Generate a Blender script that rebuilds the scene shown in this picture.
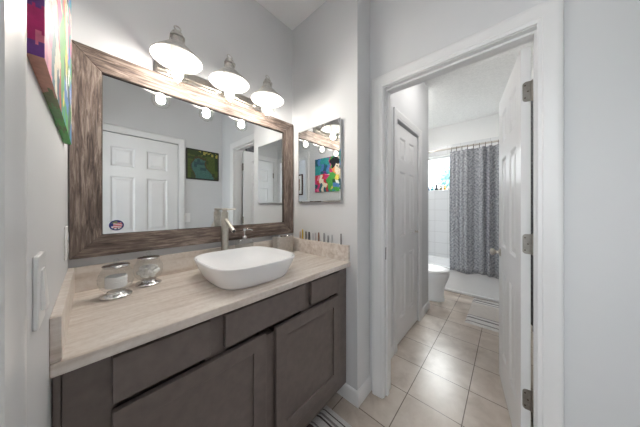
import bpy, bmesh, math, random
from mathutils import Vector, Matrix
R = math.radians
random.seed(7)
for o in list(bpy.data.objects):
    bpy.data.objects.remove(o)
SC = bpy.context.scene
COL = SC.collection

# ------------------------------------------------------------------ camera, world, exposure
cam_d = bpy.data.cameras.new('camera'); cam = bpy.data.objects.new('camera', cam_d); COL.objects.link(cam)
cam_d.sensor_width = 36.0; cam_d.lens = 207.2956 / 640 * 36; cam_d.shift_y = -(213.5 - 207.047) / 640
cam_d.clip_start = 0.01; cam_d.clip_end = 200
cam.location = (0, 0, 1.2532); cam.rotation_euler = (R(90), 0, R(42.1259 - 90))
SC.camera = cam
SC.view_settings.view_transform = 'Standard'; SC.view_settings.look = 'None'
SC.view_settings.gamma = 1.0; SC.view_settings.use_curve_mapping = False
SC.view_settings.exposure = 1.47
try:
    SC.cycles.use_denoising = True; SC.cycles.max_bounces = 14; SC.cycles.diffuse_bounces = 8
    SC.cycles.glossy_bounces = 8; SC.cycles.transparent_max_bounces = 16; SC.cycles.caustics_reflective = False
    SC.cycles.caustics_refractive = False; SC.cycles.sample_clamp_indirect = 4.0
except Exception:
    pass
world = bpy.data.worlds.new('world'); SC.world = world; world.use_nodes = True
bg = world.node_tree.nodes['Background']; bg.inputs[0].default_value = (0.97, 0.985, 1.0, 1); bg.inputs[1].default_value = 2.2
BULB_W = 94.0          # emission of the vanity bulbs
ROOM_W = 1.3           # added fill lamp on the vanity room ceiling
BATH_W = 10.0           # both added fill lamps on the bathroom ceiling
HALL_W = 4.0           # added fill lamp on the hall ceiling behind the camera
def area_light(name, loc, size, power, rot=(0, 0, 0), col=(1, 1, 1)):
    d = bpy.data.lights.new(name, 'AREA'); d.shape = 'RECTANGLE'; d.size, d.size_y = size; d.energy = power; d.color = col
    o = bpy.data.objects.new(name, d); COL.objects.link(o); o.location = loc; o.rotation_euler = rot
    return o
# bright sky above the tree, falling through the bathroom window
area_light('window_daylight', (5.25, 0.80, 3.05), (1.6, 1.1), 130, (0, R(62), 0), (1.0, 0.985, 0.965))

# added fill light, sent through an invented hall window behind the camera
area_light('hall_fill', (-1.75, .20, 1.25), (1.5, 1.5), .8, (0, R(-90), 0), (1.0, 0.99, 0.97))

# ------------------------------------------------------------------ helpers
def lin(c):
    return tuple(((v / 255) / 12.92 if v / 255 <= .04045 else ((v / 255 + .055) / 1.055) ** 2.4) for v in c)
class MB:
    def __init__(s): s.v = []; s.f = []; s.m = []
    def add(s, vs, fs, mi=0):
        b = len(s.v); s.v += [tuple(p) for p in vs]; s.f += [tuple(b + i for i in f) for f in fs]; s.m += [mi] * len(fs); return s
    def box(s, x0, x1, y0, y1, z0, z1, mi=0):
        vs = [(x, y, z) for x in (x0, x1) for y in (y0, y1) for z in (z0, z1)]
        return s.add(vs, [(0, 1, 3, 2), (4, 6, 7, 5), (0, 4, 5, 1), (2, 3, 7, 6), (0, 2, 6, 4), (1, 5, 7, 3)], mi)
    def lathe(s, prof, c=(0, 0, 0), n=24, axis='z', sx=1, sy=1, mi=0, cap=True):
        vs = []; fs = []
        for r, h in prof:
            for k in range(n):
                t = 2 * math.pi * k / n; a, b = r * math.cos(t) * sx, r * math.sin(t) * sy
                p = (a, b, h) if axis == 'z' else ((a, -h, b) if axis == 'y' else (h, a, b))
                vs.append((c[0] + p[0], c[1] + p[1], c[2] + p[2]))
        for i in range(len(prof) - 1):
            for k in range(n):
                k2 = (k + 1) % n; fs.append((i * n + k, i * n + k2, (i + 1) * n + k2, (i + 1) * n + k))
        if cap:
            if prof[0][0] > 1e-5: fs.append(tuple(range(n - 1, -1, -1)))
            if prof[-1][0] > 1e-5: fs.append(tuple((len(prof) - 1) * n + k for k in range(n)))
        return s.add(vs, fs, mi)
    def sphere(s, c, r, n=16, m=10, sz=1, mi=0, sx=1, sy=1):
        return s.lathe([(max(1e-6, r * math.sin(math.pi * i / m)), -r * sz * math.cos(math.pi * i / m)) for i in range(m + 1)], c, n, mi=mi, sx=sx, sy=sy, cap=False)
    def tube(s, pts, r, n=10, closed=False, mi=0, cap=True):
        P = [Vector(p) for p in pts]; N = len(P); rs = r if isinstance(r, (list, tuple)) else [r] * N
        vs = []; fs = []; prev = None
        for i, p in enumerate(P):
            t = (P[(i + 1) % N] - P[i - 1]) if closed else (P[min(i + 1, N - 1)] - P[max(i - 1, 0)])
            t.normalize()
            if prev is None:
                u = t.orthogonal().normalized()
            else:
                u = (prev - t * prev.dot(t)).normalized()
            prev = u; w = t.cross(u)
            for k in range(n):
                a = 2 * math.pi * k / n; vs.append(p + (u * math.cos(a) + w * math.sin(a)) * rs[i])
        for i in range(N if closed else N - 1):
            j = (i + 1) % N
            for k in range(n):
                k2 = (k + 1) % n; fs.append((i * n + k, i * n + k2, j * n + k2, j * n + k))
        if cap and not closed:
            fs.append(tuple(range(n - 1, -1, -1))); fs.append(tuple((N - 1) * n + k for k in range(n)))
        return s.add(vs, fs, mi)
    def grid(s, fn, nu, nv, mi=None, closed_u=False):
        vs = [fn(i / nu, j / nv) for j in range(nv + 1) for i in range(nu + 1)]
        fs = []; W = nu + 1; b = len(s.v); s.v += [tuple(p) for p in vs]
        for j in range(nv):
            for i in range(nu):
                s.f.append((b + j * W + i, b + j * W + i + 1, b + (j + 1) * W + i + 1, b + (j + 1) * W + i))
                s.m.append(mi((i + .5) / nu, (j + .5) / nv) if mi else 0)
        return s
    def rings(s, loops, cap0=True, cap1=True, mi=0):
        n = len(loops[0]); vs = [p for l in loops for p in l]; fs = []
        for i in range(len(loops) - 1):
            for k in range(n):
                k2 = (k + 1) % n; fs.append((i * n + k, i * n + k2, (i + 1) * n + k2, (i + 1) * n + k))
        if cap0: fs.append(tuple(range(n - 1, -1, -1)))
        if cap1: fs.append(tuple((len(loops) - 1) * n + k for k in range(n)))
        return s.add(vs, fs, mi)
    def build(s, name, mats, parent=None, bevel=0, seg=2, smooth=True, ang=38, solid=0, sub=0):
        off = Vector((0, 0, 0)); p = parent
        while p is not None: off += p.location; p = p.parent
        me = bpy.data.meshes.new(name); me.from_pydata([tuple(Vector(v) - off) for v in s.v], [], s.f)
        ms = mats if isinstance(mats, (list, tuple)) else [mats]
        for m in ms: me.materials.append(m)
        if len(ms) > 1: me.polygons.foreach_set('material_index', s.m)
        bm = bmesh.new(); bm.from_mesh(me); bmesh.ops.remove_doubles(bm, verts=bm.verts, dist=1e-6)
        bmesh.ops.recalc_face_normals(bm, faces=bm.faces); bm.to_mesh(me); bm.free()
        if smooth:
            me.polygons.foreach_set('use_smooth', [True] * len(me.polygons)); me.set_sharp_from_angle(angle=R(ang))
        o = bpy.data.objects.new(name, me); COL.objects.link(o)
        if parent: o.parent = parent
        if solid:
            md = o.modifiers.new('solid', 'SOLIDIFY'); md.thickness = solid; md.offset = 0
        if bevel:
            md = o.modifiers.new('bevel', 'BEVEL'); md.width = bevel; md.segments = seg; md.limit_method = 'ANGLE'; md.angle_limit = R(40)
        if sub:
            md = o.modifiers.new('sub', 'SUBSURF'); md.levels = sub; md.render_levels = sub
        return o
def thing(name, label, cat, loc=(0, 0, 0), group=None, kind=None):
    o = bpy.data.objects.new(name, None); COL.objects.link(o); o.location = loc; o.empty_display_size = .05
    return tag(o, label, cat, group, kind)
def tag(o, label, cat, group=None, kind=None):
    o['label'] = label; o['category'] = cat
    if group: o['group'] = group
    if kind: o['kind'] = kind
    return o
def struct(o, label, cat): return tag(o, label, cat, None, 'structure')

# ------------------------------------------------------------------ materials
def newmat(name):
    m = bpy.data.materials.new(name); m.use_nodes = True
    nt = m.node_tree; return m, nt, nt.nodes['Principled BSDF'], nt.links
def mapped(nt, scale=(1, 1, 1), src='Object', loc=(0, 0, 0)):
    if src == 'World':
        g = nt.nodes.new('ShaderNodeNewGeometry'); out = g.outputs['Position']
    else:
        tc = nt.nodes.new('ShaderNodeTexCoord'); out = tc.outputs[src]
    mp = nt.nodes.new('ShaderNodeMapping'); mp.inputs['Scale'].default_value = scale; mp.inputs['Location'].default_value = loc
    nt.links.new(out, mp.inputs['Vector']); return mp.outputs['Vector']
def ramp(nt, fac, stops, mode='LINEAR'):
    r = nt.nodes.new('ShaderNodeValToRGB'); r.color_ramp.interpolation = mode
    e = r.color_ramp.elements
    while len(e) < len(stops): e.new(.5)
    for i, (p, c) in enumerate(stops):
        e[i].position = p; e[i].color = (*lin(c), 1)
    nt.links.new(fac, r.inputs['Fac']); return r.outputs['Color']
def noise(nt, vec, scale, detail=4, rough=.55, dist=0):
    n = nt.nodes.new('ShaderNodeTexNoise'); n.inputs['Scale'].default_value = scale; n.inputs['Detail'].default_value = detail
    n.inputs['Roughness'].default_value = rough; n.inputs['Distortion'].default_value = dist
    nt.links.new(vec, n.inputs['Vector']); return n.outputs['Fac']
def bump(nt, h, bsdf, strength=.2, dist=.002):
    b = nt.nodes.new('ShaderNodeBump'); b.inputs['Strength'].default_value = strength; b.inputs['Distance'].default_value = dist
    nt.links.new(h, b.inputs['Height']); nt.links.new(b.outputs['Normal'], bsdf.inputs['Normal'])
def plain(name, col, rough=.5, metal=0.0, var=.03, scale=40, bmp=0, bscale=200, ior=1.45):
    m, nt, b, L = newmat(name); b.inputs['Roughness'].default_value = rough; b.inputs['Metallic'].default_value = metal
    b.inputs['IOR'].default_value = ior
    v = mapped(nt, src='World')
    lo = tuple(max(0, c * (1 - var)) for c in col); hi = tuple(min(255, c * (1 + var)) for c in col)
    L.new(ramp(nt, noise(nt, v, scale), [(.3, lo), (.7, hi)]), b.inputs['Base Color'])
    if bmp: bump(nt, noise(nt, v, bscale, 2), b, bmp, .001)
    return m
def emit(name, col, strength):
    m, nt, b, L = newmat(name); b.inputs['Base Color'].default_value = (*lin(col), 1)
    b.inputs['Emission Color'].default_value = (*lin(col), 1); b.inputs['Emission Strength'].default_value = strength
    n = noise(nt, mapped(nt), 3); mr = nt.nodes.new('ShaderNodeMapRange')
    mr.inputs['To Min'].default_value = .45; mr.inputs['To Max'].default_value = .5
    L.new(n, mr.inputs['Value']); L.new(mr.outputs['Result'], b.inputs['Roughness']); return m
def thin_glass(name, tint=(250, 252, 252), ior=1.3, rough=0.02, base=0.0):
    m, nt, b, L = newmat(name); out = nt.nodes['Material Output']
    t = nt.nodes.new('ShaderNodeBsdfTransparent'); t.inputs[0].default_value = (*lin(tint), 1)
    g = nt.nodes.new('ShaderNodeBsdfGlossy'); g.inputs['Roughness'].default_value = rough
    fr = nt.nodes.new('ShaderNodeLayerWeight'); fr.inputs['Blend'].default_value = .5      # same from either side of the wall of glass
    pw = nt.nodes.new('ShaderNodeMath'); pw.operation = 'POWER'; pw.inputs[1].default_value = 4.0; L.new(fr.outputs['Facing'], pw.inputs[0])
    ad = nt.nodes.new('ShaderNodeMath'); ad.operation = 'MULTIPLY_ADD'; ad.inputs[1].default_value = (ior - 1) * 1.2; ad.inputs[2].default_value = .02 + base; ad.use_clamp = True
    mx = nt.nodes.new('ShaderNodeMixShader'); L.new(pw.outputs[0], ad.inputs[0]); L.new(ad.outputs[0], mx.inputs[0])
    L.new(t.outputs[0], mx.inputs[1]); L.new(g.outputs[0], mx.inputs[2]); L.new(mx.outputs[0], out.inputs['Surface']); return m
def wood(name, horiz, lo, mid, hi, rough=.6):
    m, nt, b, L = newmat(name); b.inputs['Roughness'].default_value = rough
    s = (5, 60, 60) if horiz else (60, 60, 5)
    v = mapped(nt, s, 'World'); n1 = noise(nt, v, 1.6, 8, .7, .6)
    c1 = ramp(nt, n1, [(.34, lo), (.5, mid), (.66, hi)])
    n2 = noise(nt, mapped(nt, (1.5, 6, 6) if horiz else (6, 6, 1.5), 'World'), 3.0, 4)
    mx = nt.nodes.new('ShaderNodeMix'); mx.data_type = 'RGBA'; mx.blend_type = 'MULTIPLY'; mx.inputs[0].default_value = .55
    c2 = ramp(nt, n2, [(.3, (168, 156, 148)), (.65, (255, 252, 248))])
    L.new(c1, mx.inputs[6]); L.new(c2, mx.inputs[7]); L.new(mx.outputs[2], b.inputs['Base Color'])
    bump(nt, n1, b, .35, .002); return m
M = {}
M['wall'] = plain('grey_wall_paint', (214, 215, 217), .55, 0, .006, 3, .05, 350)
M['wall_white'] = plain('white_wall_paint', (232, 232, 231), .6, 0, .006, 3, .05, 350)
M['ceiling'] = plain('ceiling_paint', (246, 246, 246), .8, 0, .008, 4, .2, 180)
M['popcorn'] = plain('popcorn_ceiling', (238, 238, 237), .9, 0, .03, 60, 1.0, 90)
M['trim'] = plain('white_gloss_trim', (226, 226, 227), .28, 0, .005, 5)
M['door'] = plain('white_door_paint', (230, 230, 231), .30, 0, .006, 6)
M['plastic'] = plain('white_plastic', (238, 238, 238), .3, 0, .005, 10)
M['porcelain'] = plain('white_porcelain', (244, 245, 247), .07, 0, .003, 4)
M['tub'] = plain('white_enamel', (242, 243, 244), .15, 0, .004, 4)
M['nickel'] = plain('brushed_nickel', (196, 190, 182), .28, 1.0, .05, 80)
M['chrome'] = plain('polished_chrome', (225, 225, 226), .10, 1.0, .02, 30)
M['steel_box'] = plain('brushed_steel', (206, 203, 200), .5, 1.0, .05, 60)
M['hinge'] = plain('satin_hinge_metal', (156, 151, 145), .42, 1.0, .06, 60)
M['galv'] = plain('galvanised_metal', (186, 184, 180), .5, .3, .12, 70)
M['lining'] = plain('white_enamel_lining', (246, 246, 245), .35, 0, .01, 20)
M['socket'] = plain('white_ceramic_socket', (240, 240, 238), .4, 0, .01, 20)
M['rivet'] = plain('dark_rivet', (92, 78, 66), .5, .4, .08, 60)
M['dark'] = plain('espresso_cabinet_wood', (112, 102, 98), .36, 0, .05, 26, .06, 120)
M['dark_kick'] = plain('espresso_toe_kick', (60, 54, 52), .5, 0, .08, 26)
M['bronze'] = plain('dark_strike_plate', (70, 66, 62), .4, .9, .06, 40)
M['black'] = plain('black_plastic', (28, 28, 30), .4, 0, .04, 40)
M['pump'] = plain('pale_metal_pump', (206, 206, 205), .25, .9, .03, 40)
M['cotton'] = plain('white_cotton', (246, 246, 245), .95, 0, .02, 150, .6, 260)
M['pad'] = plain('white_paper', (246, 248, 250), .9, 0, .01, 80)
M['pebble'] = plain('dark_pebbles', (120, 112, 104), .5, 0, .3, 160)
M['canvas_edge'] = plain('canvas_edge', (205, 192, 178), .7, 0, .05, 50)
M['frame_dark'] = plain('dark_picture_frame', (46, 40, 36), .45, 0, .08, 40)
M['frame_brown'] = plain('brown_picture_frame', (72, 48, 38), .45, 0, .12, 40)
M['mount'] = plain('pale_picture_mount', (226, 222, 214), .7, 0, .02, 30)
M['bulb'] = emit('lit_bulb', (255, 249, 241), BULB_W)
M['diff_room'] = emit('fill_diffuser', (255, 250, 244), ROOM_W)
M['diff_bath'] = emit('fill_diffuser_bath', (255, 251, 246), BATH_W)
M['diff_hall'] = emit('fill_diffuser_hall', (252, 252, 255), HALL_W)
M['jar'] = thin_glass('clear_jar_glass', (250, 250, 248), 1.35)
M['glass'] = thin_glass('clear_glass', (252, 253, 253), 1.5, .03, .03)
M['pane'] = thin_glass('window_pane', (248, 251, 252), 1.2)
M['acrylic'] = thin_glass('clear_acrylic', (250, 251, 251), 1.4, .12, .14)
m, nt, b, L = newmat('mirror_glass'); b.inputs['Metallic'].default_value = 1; b.inputs['Roughness'].default_value = 0.0
L.new(ramp(nt, noise(nt, mapped(nt), 2), [(0, (236, 238, 238)), (1, (238, 240, 240))]), b.inputs['Base Color']); M['mirror'] = m
M['wood_h'] = wood('weathered_wood_along', True, (66, 56, 51), (124, 109, 101), (178, 165, 156))
M['wood_v'] = wood('weathered_wood_upright', False, (66, 56, 51), (124, 109, 101), (178, 165, 156))
M['wood_dark'] = plain('dark_wood_rebate', (58, 46, 40), .6, 0, .1, 60)
# floor tiles
m, nt, b, L = newmat('beige_floor_tile'); v = mapped(nt, (1, 1, 1), 'World', (-1.735 + .305 * 8 + .0025, -.1976 + .305 * 10 + .0025, 0))
br = nt.nodes.new('ShaderNodeTexBrick'); br.offset = 0; br.squash = 1
for k, val in (('Scale', 1), ('Mortar Size', .0028), ('Mortar Smooth', .1), ('Brick Width', .305), ('Row Height', .305), ('Bias', 0)): br.inputs[k].default_value = val
L.new(v, br.inputs['Vector']); n = noise(nt, mapped(nt, src='World'), 7, 6, .6, .4)
c1 = ramp(nt, n, [(.28, (166, 153, 141)), (.5, (184, 172, 161)), (.75, (201, 191, 181))])
L.new(c1, br.inputs['Color1']); c2 = ramp(nt, n, [(.28, (170, 158, 146)), (.5, (188, 177, 166)), (.75, (203, 194, 184))]); L.new(c2, br.inputs['Color2'])
br.inputs['Mortar'].default_value = (*lin((106, 94, 85)), 1); L.new(br.outputs['Color'], b.inputs['Base Color'])
b.inputs['Roughness'].default_value = .30
sub = nt.nodes.new('ShaderNodeMath'); sub.operation = 'SUBTRACT'; sub.inputs[0].default_value = 1; L.new(br.outputs['Fac'], sub.inputs[1])
n3 = noise(nt, mapped(nt, src='World'), 25, 3); ad = nt.nodes.new('ShaderNodeMath'); ad.operation = 'MULTIPLY_ADD'; ad.inputs[1].default_value = .25
L.new(n3, ad.inputs[0]); L.new(sub.outputs[0], ad.inputs[2]); bump(nt, ad.outputs[0], b, .35, .002); M['floor'] = m
# white wall tiles
def walltile(name, along):
    m, nt, b, L = newmat(name); g = nt.nodes.new('ShaderNodeNewGeometry'); sp = nt.nodes.new('ShaderNodeSeparateXYZ'); cb = nt.nodes.new('ShaderNodeCombineXYZ')
    L.new(g.outputs['Position'], sp.inputs[0]); L.new(sp.outputs[along], cb.inputs[0]); L.new(sp.outputs['Z'], cb.inputs[1])
    br = nt.nodes.new('ShaderNodeTexBrick'); br.offset = 0
    for k, val in (('Scale', 1), ('Mortar Size', .003), ('Brick Width', .2), ('Row Height', .2), ('Mortar Smooth', .1)): br.inputs[k].default_value = val
    L.new(cb.outputs[0], br.inputs['Vector'])
    br.inputs['Color1'].default_value = (*lin((222, 223, 224)), 1); br.inputs['Color2'].default_value = (*lin((218, 219, 220)), 1); br.inputs['Mortar'].default_value = (*lin((196, 196, 196)), 1)
    L.new(br.outputs['Color'], b.inputs['Base Color']); b.inputs['Roughness'].default_value = .25; return m
M['tile_y'] = walltile('white_wall_tile', 'Y'); M['tile_x'] = walltile('white_wall_tile_side', 'X')
# travertine worktop
m, nt, b, L = newmat('travertine'); n1 = noise(nt, mapped(nt, (1.2, 13, 13), 'World'), 2.2, 8, .62, .5); n2 = noise(nt, mapped(nt, src='World'), 60, 3)
c1 = ramp(nt, n1, [(.25, (186, 173, 163)), (.42, (214, 203, 194)), (.56, (227, 219, 212)), (.78, (237, 232, 227))])
c2 = ramp(nt, n2, [(.3, (238, 234, 230)), (.6, (255, 255, 255))])
mx = nt.nodes.new('ShaderNodeMix'); mx.data_type = 'RGBA'; mx.blend_type = 'MULTIPLY'; mx.inputs[0].default_value = .7
L.new(c1, mx.inputs[6]); L.new(c2, mx.inputs[7]); L.new(mx.outputs[2], b.inputs['Base Color']); b.inputs['Roughness'].default_value = .3; M['stone'] = m
# cloth with a zigzag weave
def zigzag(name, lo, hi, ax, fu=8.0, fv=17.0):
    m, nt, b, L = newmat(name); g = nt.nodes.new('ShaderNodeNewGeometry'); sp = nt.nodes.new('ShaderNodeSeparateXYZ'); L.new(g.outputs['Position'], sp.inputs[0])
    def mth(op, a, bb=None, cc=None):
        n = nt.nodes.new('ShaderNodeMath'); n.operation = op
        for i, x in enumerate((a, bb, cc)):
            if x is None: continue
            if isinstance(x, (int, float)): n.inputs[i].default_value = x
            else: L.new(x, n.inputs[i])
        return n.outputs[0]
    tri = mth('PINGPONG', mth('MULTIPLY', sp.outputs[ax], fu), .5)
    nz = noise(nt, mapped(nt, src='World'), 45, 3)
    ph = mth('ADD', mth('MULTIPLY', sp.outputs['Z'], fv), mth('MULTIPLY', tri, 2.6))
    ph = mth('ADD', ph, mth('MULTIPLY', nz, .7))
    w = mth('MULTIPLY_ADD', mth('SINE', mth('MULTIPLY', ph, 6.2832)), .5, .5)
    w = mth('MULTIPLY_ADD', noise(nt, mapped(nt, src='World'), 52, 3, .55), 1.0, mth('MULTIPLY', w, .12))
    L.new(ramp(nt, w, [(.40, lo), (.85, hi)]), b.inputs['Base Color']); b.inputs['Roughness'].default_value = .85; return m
M['curtain'] = zigzag('grey_zigzag_cloth', (124, 126, 131), (194, 196, 201), 'Y', 9.0, 19.0)
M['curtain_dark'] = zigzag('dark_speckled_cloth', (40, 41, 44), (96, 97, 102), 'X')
# striped rugs: stops along world X (metres)
def rug(name, x0, x1, stops, rib):
    m, nt, b, L = newmat(name); v = mapped(nt, (1 / (x1 - x0), 1, 1), 'World', (-x0 / (x1 - x0), 0, 0))
    sp = nt.nodes.new('ShaderNodeSeparateXYZ'); L.new(v, sp.inputs[0])
    c = ramp(nt, sp.outputs['X'], [((p - x0) / (x1 - x0), col) for p, col in stops], 'CONSTANT')
    n = noise(nt, mapped(nt, src='World'), 240, 2)
    mx = nt.nodes.new('ShaderNodeMix'); mx.data_type = 'RGBA'; mx.blend_type = 'MULTIPLY'; mx.inputs[0].default_value = .6
    L.new(c, mx.inputs[6]); L.new(ramp(nt, n, [(.3, (190, 190, 190)), (.65, (255, 255, 255))]), mx.inputs[7]); L.new(mx.outputs[2], b.inputs['Base Color'])
    b.inputs['Roughness'].default_value = .95
    w = nt.nodes.new('ShaderNodeTexWave'); w.bands_direction = 'Y'; w.inputs['Scale'].default_value = rib; w.inputs['Distortion'].default_value = .3
    L.new(mapped(nt, src='World'), w.inputs['Vector']); bump(nt, w.outputs['Fac'], b, .8, .004); return m

# ------------------------------------------------------------------ measured places
XL, X1, X2, XB, XE, XF = -.0623, 1.127, 1.2875, 1.395, 2.80, 4.30   # left wall, alcove end, doorway wall (two faces), closet end, far wall
YM, YA, YC, YR, YF = 1.3308, .7014, .725, -.20, -.45               # mirror wall, alcove corner, closet wall, bathroom right wall, wall behind camera
ZC = 2.7246; ZT = .9007

# ------------------------------------------------------------------ the shell
struct(MB().box(-1.3, 4.42, -2.3, 1.45, -.1, 0).build('floor', M['floor'], smooth=False), 'square beige ceramic tiles covering the whole floor', 'floor')
struct(MB().box(-1.3, 1.34, -2.3, 1.45, ZC, ZC + .1).build('ceiling', M['ceiling'], smooth=False), 'plain white ceiling above the vanity', 'ceiling')
struct(MB().box(1.34, 4.42, -.32, 1.45, ZC, ZC + .1).build('ceiling_bathroom', M['popcorn'], smooth=False), 'white textured ceiling beyond the doorway', 'ceiling')
struct(MB().box(-1.3, X2, YM, 1.45, 0, ZC).build('wall_back', M['wall'], smooth=False), 'grey wall behind the wood framed mirror', 'wall')
struct(MB().box(X1, X2, YA, YM, 0, ZC).build('wall_alcove', M['wall'], smooth=False), 'grey wall with the small mirrored cabinet, right of the vanity', 'wall')
DL, DR, DH = .600, -.098, 2.035      # bathroom doorway: left and right jamb faces, head
w = MB(); w.box(X2, XB, DL + .02, YM, 0, ZC).box(X2, XB, -.57, DR - .02, 0, ZC).box(X2, XB, DR - .02, DL + .02, DH + .02, ZC)
struct(w.build('wall_doorway', M['wall'], smooth=False), 'grey wall around the bathroom doorway', 'wall')
w = MB(); w.box(XB, 1.80, YC, .84, 0, ZC).box(2.42, XE, YC, .84, 0, ZC).box(1.80, 2.42, YC, .84, 2.03, ZC).box(XB, XE, .84, 1.45, 0, ZC)
struct(w.build('wall_closet', M['wall'], smooth=False), 'grey wall holding the closet door in the passage', 'wall')
struct(MB().box(XE, 4.42, YM, 1.45, 0, ZC).build('wall_toilet', M['wall_white'], smooth=False), 'white wall behind the toilet', 'wall')
WY0, WY1, WZ0, WZ1 = .35, 1.22, 1.565, 2.19
w = MB(); w.box(XF, 4.42, -.32, WY0, 0, ZC).box(XF, 4.42, WY1, YM, 0, ZC).box(XF, 4.42, WY0, WY1, 0, WZ0).box(XF, 4.42, WY0, WY1, WZ1, ZC)
struct(w.build('wall_far', M['wall_white'], smooth=False), 'white end wall above the bathtub', 'wall')
TZ = 2.36
w = MB(); w.box(XF - .012, XF, YR, WY0, .30, TZ).box(XF - .012, XF, WY1, YM - .012, .30, TZ).box(XF - .012, XF, WY0, WY1, .30, WZ0).box(XF - .012, XF, WY0, WY1, WZ1, TZ)
struct(w.build('wall_tile_far', M['tile_y'], smooth=False), 'white square tiles on the wall under the bathroom window', 'wall tile')
struct(MB().box(3.60, XF, YM - .012, YM, .30, TZ).build('wall_tile_side', M['tile_x'], smooth=False), 'white square tiles at the left end of the bathtub', 'wall tile')
struct(MB().box(XB, 4.42, -.32, YR, 0, ZC).build('wall_right', M['wall_white'], smooth=False), 'white bathroom wall behind the open door', 'wall')
w = MB(); w.box(-.18, .01, -.53, YF, 0, ZC).box(.753, X2, -.53, YF, 0, ZC).box(.01, .753, -.53, YF, 2.055, ZC).box(-.18, X2, -.60, -.53, 0, ZC)
struct(w.build('wall_front', M['wall'], smooth=False), 'grey wall with a closed door, seen in the big mirror', 'wall')
HY0, HY1 = -.36, .290
w = MB(); w.box(-.18, XL, HY1 + .02, YM, 0, ZC).box(-.18, XL, -.53, HY0 - .02, 0, ZC).box(-.18, XL, HY0 - .02, HY1 + .02, 2.055, ZC)
struct(w.build('wall_left', M['wall'], smooth=False), 'grey wall left of the vanity with the colourful canvas', 'wall')
HW = (-.52, .95, .75, 2.25)  # opening for the added hall window
struct(MB().box(-1.3, -1.2, -2.3, HW[0], 0, ZC).box(-1.3, -1.2, HW[1], YM, 0, ZC).box(-1.3, -1.2, HW[0], HW[1], 0, HW[2]).box(-1.3, -1.2, HW[0], HW[1], HW[3], ZC).build('wall_hall', M['wall'], smooth=False), 'grey hall wall with a brown framed picture', 'wall')
w = MB(); w.box(-1.2, -.18, -2.3, -2.2, 0, ZC).box(-.18, -.08, -2.3, -.60, 0, ZC)
struct(w.build('wall_hall_end', M['wall'], smooth=False), 'grey end wall of the hall outside the vanity room', 'wall')

# baseboards
def base(name, label, paths):
    # each path: wall points, each with its offset direction into the room (mitred at corners)
    mb = MB(); prof = [(0, 0), (.012, 0), (.012, .072), (.008, .082), (.005, .092), (0, .095)]; n = len(prof)
    for path in paths:
        mb.rings([[(x + nx * d, y + ny * d, z) for d, z in prof] for x, y, nx, ny in path])
    return struct(mb.build(name, M['trim'], ang=50), label, 'baseboard')
base('baseboard_alcove', 'white baseboard round the corner beside the vanity', [[(X1, .86, -1, 0), (X1, YA, -1, -1), (X2, YA, 0, -1)]])
base('baseboard_left', 'white baseboard along the wall left of the vanity', [[(XL, .372, 1, 0), (XL, .78, 1, 0)]])
base('baseboard_front', 'white baseboard on the wall behind the camera', [[(.825, YF, 0, 1), (X2, YF, -1, 1), (X2, -.18, -1, 0)]])
base('baseboard_closet', 'white baseboard beside the closet door', [[(2.492, YC, 0, -1), (XE, YC, 1, -1), (XE, YM, 1, 0)], [(XB, YC, 0, -1), (1.728, YC, 0, -1)]])
base('baseboard_right', 'white baseboard behind the open bathroom door', [[(XB, YR, 0, 1), (3.58, YR, 0, 1)]])
base('baseboard_toilet', 'white baseboard behind the toilet', [[(XE + .013, YM, 0, -1), (3.58, YM, 0, -1)]])

# door casings (mitred colonial moulding): map(u, z, p) -> world
PROF = [(0, 0), (0, .009), (.004, .011), (.014, .011), (.018, .014), (.045, .016), (.054, .019), (.066, .019), (.072, .016), (.074, .012), (.074, 0)]
def casing(mb, mp, u0, u1, H):
    vs = []
    for o, p in PROF:
        vs += [mp(u0 - o, 0, p), mp(u0 - o, H + o, p), mp(u1 + o, H + o, p), mp(u1 + o, 0, p)]
    n = len(PROF); fs = []
    for i in range(n - 1):
        for k in range(3): fs.append((i * 4 + k, i * 4 + k + 1, (i + 1) * 4 + k + 1, (i + 1) * 4 + k))
    fs.append(tuple(i * 4 for i in range(n))); fs.append(tuple(i * 4 + 3 for i in range(n)))
    mb.add(vs, fs)
def jambs(mb, mp3, u0, u1, H, t, stop):
    # mp3(u0,u1,d0,d1,z0,z1): box in wall coordinates, depth d from the near face
    mp3(mb, u0 - .02, u0, 0, t, 0, H + .02); mp3(mb, u1, u1 + .02, 0, t, 0, H + .02); mp3(mb, u0, u1, 0, t, H, H + .02)
    if stop:
        a, c = stop; mp3(mb, u0, u0 + .011, a, c, 0, H); mp3(mb, u1 - .011, u1, a, c, 0, H); mp3(mb, u0 + .011, u1 - .011, a, c, H - .011, H)
mb = MB(); casing(mb, lambda u, z, p: (X2 - p, u, z), DR + .004, DL + .004, DH + .004)
casing(mb, lambda u, z, p: (XB + p, u, z), DR - .004, DL + .004, DH + .004)
jambs(mb, lambda m, a, c, d, e, f, g: m.box(X2 + d, X2 + e, a, c, f, g), DR, DL, DH, XB - X2, (.03, .062))
t1 = struct(mb.build('trim_1', M['trim'], ang=30), 'white moulded casing around the bathroom doorway', 'door casing')
mb = MB(); mb.box(1.310, 1.338, DL - .0015, DL + .001, .905, .985); mb.build('strike_plate', M['bronze'], t1, bevel=.001)
mb = MB(); casing(mb, lambda u, z, p: (u, YC - p, z), 1.805, 2.415, 2.03)
struct(mb.build('trim_2', M['trim'], ang=30), 'white moulded casing around the closet door', 'door casing')
mb = MB(); casing(mb, lambda u, z, p: (u, YF + p, z), .022, .741, 2.045)
struct(mb.build('trim_3', M['trim'], ang=30), 'white casing of the closed door seen in the big mirror', 'door casing')
mb = MB(); casing(mb, lambda u, z, p: (XL + p, u, z), HY0 - .004, HY1 + .004, 2.039)
casing(mb, lambda u, z, p: (-.18 - p, u, z), HY0 - .004, HY1 + .004, 2.039)
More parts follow.
